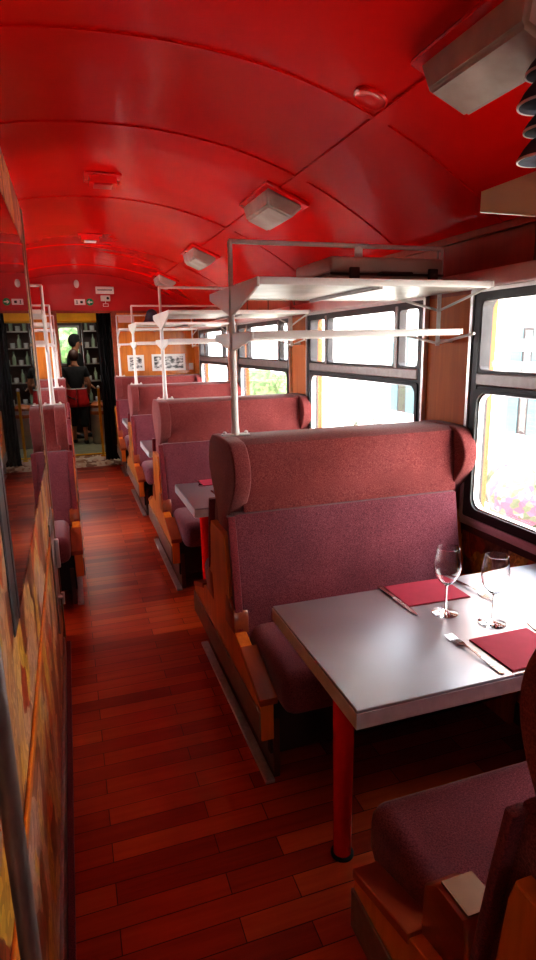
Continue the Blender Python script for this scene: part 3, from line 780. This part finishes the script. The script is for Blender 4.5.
def vent(y, label, white):
    t = thing('ceiling_vent', label, 'vent', (.275, y, ZC - .001), 0, 'ceiling vents on the car axis')
    b = B(); box(b, -.10, .10, -.10, .10, -.012, 0, bev=.004); obj('flange', b, M['red_paint'], t, True)
    b = B(); prism(b, [(-.075, -.012), (-.06, -.045), (.06, -.045), (.075, -.012)], -.075, .075, 'X', .004); obj('hood', b, M['red_paint'], t, True)
    b = B(); box(b, -.05, .05, -.05, .05, -.052, -.046, bev=.003); obj('grille', b, M['white_paint'] if white else M['end_red'], t)
vent(3.68, 'red square ceiling vent nearer the camera, on the axis of the car', False)
vent(5.52, 'farther ceiling vent with a white grille, on the axis of the car', True)
b = B(); lathe(b, [(.060, 0), (.060, -.006), (.053, -.011), (.047, -.008), (.02, -.010)], seg=32)
o = tag(obj('round_ceiling_cap', b, M['red_paint'], None, True, (1.045, 1.98, zceil(1.045) - .001)), 'round red-painted cap on the ceiling by the nearest lamp', 'ceiling cap'); o.rotation_euler = (0, math.atan(2.2 * (ZC - ZW) * ((1.045 - XC) / 1.43) ** 1.2 / 1.43), 0)

# ------------------------------------------------------------------ end wall fittings
yf = YE - .001
def frame(x0, x1, z0, z1, lab):
    t = thing('picture_frame', lab, 'picture', ((x0 + x1) / 2, yf, z0), 0, 'framed photographs on the end wall')
    w, h = (x1 - x0) / 2, z1 - z0
    b = B(); ringframe(b, [(-w, 0), (w, 0), (w, h), (-w, h)], [(-w + .018, .018), (w - .018, .018), (w - .018, h - .018), (-w + .018, h - .018)], -.018, 0, 'Y'); obj('frame', b, M['paper'], t)
    b = B(); box(b, -w + .015, w - .015, -.008, -.002, .015, h - .015); obj('mount', b, M['paper'], t)
    b = B(); box(b, -w + .03, w - .03, -.011, -.0085, .03, h - .03); obj('print', b, M['photo'], t)
frame(.775, .995, 1.285, 1.495, 'small framed black-and-white photograph on the end wall, the left one')
frame(1.10, 1.56, 1.275, 1.50, 'wide framed black-and-white photograph on the end wall, the right one')
b = B(); box(b, 0, .06, -.03, 0, 0, .09, bev=.006); tag(obj('wall_switch', b, M['white_paint'], None, True, (1.61, yf, 1.28)), 'small white switch box right of the wide framed photograph', 'switch')
b = B(); box(b, 0, .21, -.012, 0, 0, .10, bev=.003); tag(obj('wall_plate', b, M['pink_plate'], None, True, (.69, yf, 1.92)), 'pale pinkish plate at the top of the end wall, right of the doorway', 'plate')
# exit sign
t = thing('exit_sign', 'green emergency sign with a white arrow above the end doorway', 'sign', (.348, yf, 2.182))
b = B(); lathe(b, [(.045, 0), (.045, .007)], seg=24); bmesh.ops.rotate(b, verts=b.verts[:], matrix=Matrix.Rotation(PI / 2, 3, 'X')); obj('plate', b, M['sign_green'], t)
b = B(); box(b, -.008, .032, -.010, -.0075, -.007, .007); prism(b, [(-.034, 0), (-.002, .028), (-.002, .010), (-.012, 0), (-.002, -.010), (-.002, -.028)], -.010, -.0075, 'Y'); obj('arrow', b, M['paper'], t)
t = thing('notice_plate', 'small white notice with dark glyphs left of the green arrow sign', 'sign', (.222, yf, 2.182))
b = B(); box(b, -.068, .068, -.006, 0, -.036, .036, bev=.002); obj('plate', b, M['paper'], t)
b = B(); box(b, -.040, -.028, -.0085, -.0065, -.018, .02); box(b, -.046, -.022, -.0085, -.0065, -.022, -.016); obj('digit', b, M['ink'], t)
b = B(); box(b, .006, .038, -.0085, -.0065, -.016, .014); obj('pictogram', b, M['ink'], t)
t = thing('white_sign_box', 'long white sign box with one line of small lettering, upper right of the doorway', 'sign', (.545, yf, 2.33))
b = B(); box(b, -.115, .115, -.03, 0, -.045, .045, bev=.004); obj('box', b, M['paper'], t, True)
b = B()
for i in range(13): box(b, -.09 + i * .0142, -.09 + i * .0142 + .009, -.0325, -.0305, -.006, .012)
obj('lettering', b, M['ink'], t)
t = thing('security_camera', 'small white wall camera under the long white sign box', 'camera', (.545, yf, 2.225))
b = B(); box(b, -.06, .06, -.07, 0, -.032, .038, bev=.006); obj('housing', b, M['white_paint'], t, True)
b = B(); tube(b, (.028, -.074, .002), (.028, -.069, .002), .017, seg=16); obj('lens', b, M['ink'], t, True)
b = B(); ringframe(b, [(-.035, -.10), (.035, -.10), (.035, -.06), (-.035, -.06)], [(-.028, -.093), (.028, -.093), (.028, -.067), (-.028, -.067)], -.02, -.012, 'Y'); box(b, -.004, .004, -.02, -.012, -.062, -.03); obj('bracket', b, M['white_paint'], t)
b = B(); lathe(b, [(.0, 0), (.036, 0), (.036, .01), (.02, .022), (.002, .026)], seg=24, cap=False); bmesh.ops.rotate(b, verts=b.verts[:], matrix=Matrix.Rotation(PI / 2, 3, 'X')); bmesh.ops.scale(b, verts=b.verts[:], vec=(.9, 1, 1.4))
tag(obj('oval_wall_lamp', b, M['white_paint'], None, True, (.20, yf, 2.405)), 'small white oval lamp high on the red end wall', 'lamp')
b = B(); box(b, -.02, .02, -.03, 0, 0, .16, bev=.008); tag(obj('door_latch', b, M['paper'], None, True, (.655, YE - .028, .80)), 'white latch box on the right post of the end doorway', 'latch')

# ------------------------------------------------------------------ people
def skin_mesh(name, pts, edges, m, parent=None, sub=2, root=0):
    me = bpy.data.meshes.new(name); me.from_pydata([p[:3] for p in pts], edges, []); o = bpy.data.objects.new(name, me); COL.objects.link(o)
    me.materials.append(m)
    md = o.modifiers.new('skin', 'SKIN'); md.use_smooth_shade = True
    sv = me.skin_vertices[0].data
    for i, p in enumerate(pts):
        r = p[3]; sv[i].radius = r if isinstance(r, tuple) else (r, r)
    sv[root].use_root = True
    md2 = o.modifiers.new('sub', 'SUBSURF'); md2.levels = sub; md2.render_levels = sub
    if parent: o.parent = parent
    return o
def person(loc, rz, H, label, apron, legpose=0.05, lean=.0, shirt='black_cloth', hair='hair'):
    k = H / 1.72
    root = thing('person', label, 'person', loc, rz)
    # local: faces -Y
    P = lambda x, y, z, r: (x * k, y * k - lean * max(0, z - .9), z * k, (tuple(q * k for q in r) if isinstance(r, tuple) else r * k))
    pts = [P(0, 0, .94, (.15, .11)), P(0, .01, 1.12, (.13, .10)), P(0, .01, 1.32, (.155, .105)), P(0, 0, 1.43, (.09, .07)), P(0, -.01, 1.50, .052), P(0, -.03, 1.58, (.07, .085)), P(0, -.03, 1.66, (.07, .085)),
           P(.17, .01, 1.39, .055), P(.25, .02, 1.12, .042), P(.27, -.10, .92, .032), P(.27, -.16, .86, (.02, .035)),
           P(-.17, .01, 1.39, .055), P(-.24, .02, 1.12, .042), P(-.22, -.14, .96, .032), P(-.20, -.20, .93, (.02, .035)),
           P(.09, 0, .86, .085), P(.10, -.01 - legpose, .48, .055), P(.10, .02 - legpose, .10, .036), P(.10, -.10 - legpose, .035, (.035, .028)),
           P(-.09, 0, .86, .085), P(-.10, -.01 + legpose, .48, .055), P(-.10, .05 + legpose, .10, .036), P(-.10, -.07 + legpose, .035, (.035, .028))]
    ed = [(0, 1), (1, 2), (2, 3), (3, 4), (4, 5), (5, 6), (2, 7), (7, 8), (8, 9), (9, 10), (2, 11), (11, 12), (12, 13), (13, 14), (0, 15), (15, 16), (16, 17), (17, 18), (0, 19), (19, 20), (20, 21), (21, 22)]
    # fingers
    for hand, sg in ((10, 1), (14, -1)):
        hx, hy, hz = pts[hand][:3]
        for f in range(4):
            i = len(pts); dx = (f - 1.5) * .019 * k
            pts.append((hx + dx, hy - .045 * k, hz - .02 * k, .0085 * k)); pts.append((hx + dx, hy - (.075 - .006 * abs(f - 1.5)) * k, hz - .045 * k, .007 * k)); ed += [(hand, i), (i, i + 1)]
        i = len(pts); pts.append((hx - sg * .04 * k, hy - .02 * k, hz + .0, .010 * k)); pts.append((hx - sg * .05 * k, hy - .05 * k, hz - .01 * k, .008 * k)); ed += [(hand, i), (i, i + 1)]
    skin_mesh('body', pts, ed, M['skin'], root, 2)
    # hair
    b = B(); bmesh.ops.create_uvsphere(b, u_segments=20, v_segments=14, radius=1)
    for v in b.verts:
        x, y, z = v.co; c = 1.0 if y > -.3 or z > .45 else .80
        v.co = (x * .094 * k * c, y * .108 * k * c, z * .118 * k * c)
    o = obj('hair', b, M[hair], root, True); o.location = (0, -.015 * k - lean * .75, 1.635 * k)
    # face features
    b = B()
    for x in (-.03, .03): bmesh.ops.create_uvsphere(b, u_segments=8, v_segments=6, radius=.011 * k, matrix=Matrix.Translation((x * k, -.112 * k - lean * .7, 1.61 * k)))
    obj('eyes', b, M['ink'], root, True)
    b = B(); bmesh.ops.create_cone(b, cap_ends=True, segments=8, radius1=.018 * k, radius2=.006 * k, depth=.05 * k, matrix=Matrix.Translation((0, -.125 * k - lean * .7, 1.585 * k))); obj('nose', b, M['skin'], root, True)
    # shirt
    sp = [P(0, 0, .96, (.168, .128)), P(0, .01, 1.12, (.155, .12)), P(0, .01, 1.32, (.175, .125)), P(0, 0, 1.425, (.10, .085)), P(.175, .01, 1.385, .07), P(.225, .015, 1.22, .062), P(-.175, .01, 1.385, .07), P(-.225, .015, 1.22, .062)]
    skin_mesh('t_shirt', sp, [(0, 1), (1, 2), (2, 3), (2, 4), (4, 5), (2, 6), (6, 7)], M[shirt], root, 2)
    tp = [P(0, 0, .98, (.162, .122)), P(.09, 0, .84, .105), P(.10, -.01 - legpose, .52, .085), P(.10, -legpose, .30, .075), P(-.09, 0, .84, .105), P(-.10, -.01 + legpose, .52, .085), P(-.10, .02 + legpose, .30, .075)]
    skin_mesh('trousers', tp, [(0, 1), (1, 2), (2, 3), (0, 4), (4, 5), (5, 6)], M['black_cloth'], root, 2)
    for sx, dy in ((.10, -legpose - .03), (-.10, legpose)):
        b = B(); bmesh.ops.create_uvsphere(b, u_segments=16, v_segments=10, radius=1)
        for v in b.verts: v.co = (v.co.x * .048 * k, v.co.y * .13 * k, max(-.02, v.co.z * .055) * k)
        o = obj('shoe', b, M['leather_black'], root, True); o.location = (sx * k, (dy - .04) * k, .024)
    if apron:
        b = B(); n = 28; rows = []
        for j, (z, rx, ry) in enumerate(((1.03, .178, .138), (.98, .184, .146), (.86, .20, .158), (.76, .208, .163), (.70, .212, .165))):
            rows.append([b.verts.new(((rx + .006 * math.sin(i * 3)) * k * math.cos(-PI / 2 + .04 + (2 * PI - .08) * i / n + PI), (ry + .006 * math.sin(i * 3)) * k * math.sin(-PI / 2 + .04 + (2 * PI - .08) * i / n + PI) - lean * max(0, z - .9), z * k)) for i in range(n + 1)])
        for A, C in zip(rows, rows[1:]):
            for i in range(n): b.faces.new((A[i], A[i + 1], C[i + 1], C[i]))
        o = obj('apron', b, M['red_cloth'], root, True); o.modifiers.new('th', 'SOLIDIFY').thickness = .005
        b = B(); ringframe(b, [(.185 * k * math.cos(a * PI / 12), .145 * k * math.sin(a * PI / 12)) for a in range(24)], [(.176 * k * math.cos(a * PI / 12), .137 * k * math.sin(a * PI / 12)) for a in range(24)], 1.025 * k, 1.045 * k, 'Z'); obj('apron_belt', b, M['paper'], root)
    return root
person((.105, 10.55, 0), PI, 1.56, 'person in black t-shirt and red apron seen from behind beyond the doorway', True, .08, .04)
person((.14, 11.25, 0), -PI / 2 - .3 + PI, 1.82, 'second person all in black with dark hair, half hidden behind the apron wearer', False, hair='black_cloth')

# ------------------------------------------------------------------ outside
b = B(); box(b, -40, 60, -30, 60, -1.3, -1.2); tag(obj('outside_ground', b, M['outside_ground']), 'pale sunlit ground outside the train windows', 'ground')['kind'] = 'structure'
t = thing('house', 'overexposed pale house with blue-green shutters outside the right windows', 'house', (9.0, 0, -1.2))
b = B(); box(b, 0, 5, -12, 20, 0, 7, bev=.02); obj('wall', b, M['render_wall'], t)
b = B(); prism(b, [(-12.5, 7.0), (20.5, 7.0), (18, 8.6), (-10, 8.6)], -.5, 5.5, 'X'); obj('roof', b, M['amber'], t)
def opening(y, z, h, w=.75, sw=.45):
    b = B(); box(b, -.03, .02, y - w / 2, y + w / 2, z, z + h); f = obj('house_window', b, M['void'], t)
    b = B(); box(b, -.04, -.032, y - w / 2 + .06, y + w / 2 - .06, z + .06, z + h - .06); obj('pane', b, M['pane'], f)
    for d in (-1, 1):
        b = B(); yy = y + d * (w / 2 + sw / 2); box(b, -.05, -.001, yy - sw / 2, yy + sw / 2, z, z + h)
        q = z + .1
        while q < z + h - .1: box(b, -.06, -.05, yy - sw / 2 + .05, yy + sw / 2 - .05, q, q + .03); q += .09
        obj('shutter', b, M['shutter'], t)
opening(14.8, .85, 2.3, .45, .4); opening(10.0, .85, 2.2, .3, .35); opening(3, .9, 2.2); opening(-3, .9, 2.2)
def bush(x, y, r, h, m, name, label, cat, seed):
    random.seed(seed); b = B()
    for i in range(16):
        a = random.random() * 2 * PI; d = random.random() * r * .65; rr = r * random.uniform(.3, .55)
        bmesh.ops.create_icosphere(b, subdivisions=2, radius=rr, matrix=Matrix.Translation((d * math.cos(a), d * math.sin(a), random.uniform(rr * .7, h - rr))))
    for v in b.verts: v.co += Vector((random.uniform(-1, 1), random.uniform(-1, 1), random.uniform(-1, 1))) * r * .04
    t = thing(name, label, cat, (x, y, -1.2))
    obj('foliage', b, m, t)
    b = B(); tube(b, (0, 0, -.01), (0, 0, h * .5), .05); obj('stem', b, M['dark_wood'], t)
bush(6.2, 6.7, .85, 1.15, M['pink_flowers'], 'flowering_bush', 'pink flowering bush outside the nearest right window', 'bush', 3)
bush(6.2, 4.9, .8, 1.0, M['pink_flowers'], 'flowering_bush', 'second pink flowering bush at the right edge of the nearest window', 'bush', 4)
bush(7.4, 14.5, .8, 1.5, M['white_flowers'], 'flowering_bush', 'pale washed-out flowering bush outside the second right window', 'bush', 5)
bush(6.5, 19.5, 1.6, 2.1, M['leaf'], 'green_hedge', 'green hedge seen through the third right window', 'hedge', 6)
bush(-.4, 15.5, 1.9, 4.0, M['leaf'], 'green_tree', 'green tree foliage seen through the small window beyond the bar', 'tree', 8)

# ------------------------------------------------------------------ lighting
w = bpy.data.worlds.new('World'); S.world = w; w.use_nodes = True; nt = w.node_tree; nt.nodes.clear()
bg = N(nt, 'ShaderNodeBackground'); ow = N(nt, 'ShaderNodeOutputWorld')
bg.inputs[0].default_value = (.93, .97, 1.0, 1); bg.inputs[1].default_value = 4.2
nt.links.new(bg.outputs[0], ow.inputs[0])
def lamp(name, kind, loc, rot, energy, color=(1, 1, 1), **k):
    d = bpy.data.lights.new(name, kind); d.energy = energy; d.color = color
    for a, v in k.items(): setattr(d, a, v)
    o = bpy.data.objects.new(name, d); COL.objects.link(o); o.location = loc; o.rotation_euler = rot; return o
sd = Vector((.32, .25, -.92)).normalized()          # sun shines from behind the left side onto the house
sun = lamp('sun', 'SUN', (0, 0, 8), sd.to_track_quat('-Z', 'Y').to_euler(), 3.0, (1, .96, .9), angle=.03)
lamp('bar_ceiling_light', 'AREA', (.3, 10.2, 2.38), (0, 0, 0), 5, (1, .93, .82), shape='RECTANGLE', size=.8, size_y=1.2)

lamp('rear_fill_light', 'AREA', (.15, -1.7, 1.9), (math.radians(75), 0, 0), 3, (1, .95, .9), shape='RECTANGLE', size=1.4, size_y=.5)  # added fill to brighten the near rack and collage; no fitting hangs here

# ------------------------------------------------------------------ camera
yaw, pit, rol, F = -.3195, -.2263, -.0187, 587.7
cy, sy, cp, spp, cr, sr = math.cos(yaw), math.sin(yaw), math.cos(pit), math.sin(pit), math.cos(rol), math.sin(rol)
fw = Vector((-sy * cp, cy * cp, spp)); rt = Vector((cy, sy, 0)); up = rt.cross(fw)
r2 = cr * rt + sr * up; u2 = -sr * rt + cr * up
cd = bpy.data.cameras.new('camera'); cam = bpy.data.objects.new('camera', cd); COL.objects.link(cam)
cam.matrix_world = Matrix(((r2.x, u2.x, -fw.x, 0), (r2.y, u2.y, -fw.y, 0), (r2.z, u2.z, -fw.z, 1.6), (0, 0, 0, 1)))
cd.sensor_fit = 'VERTICAL'; cd.sensor_height = 24; cd.lens = F / 960 * 24; cd.clip_start = .02; cd.clip_end = 200
S.camera = cam
S.view_settings.view_transform = 'Standard'; S.view_settings.look = 'Medium High Contrast'; S.view_settings.exposure = 1.8
S.cycles.use_denoising = True; S.cycles.max_bounces = 10; S.cycles.diffuse_bounces = 5; S.cycles.glossy_bounces = 5; S.cycles.transparent_max_bounces = 16; S.cycles.transmission_bounces = 8
S.cycles.sample_clamp_indirect = 8
S.cycles.caustics_reflective = False; S.cycles.caustics_refractive = False
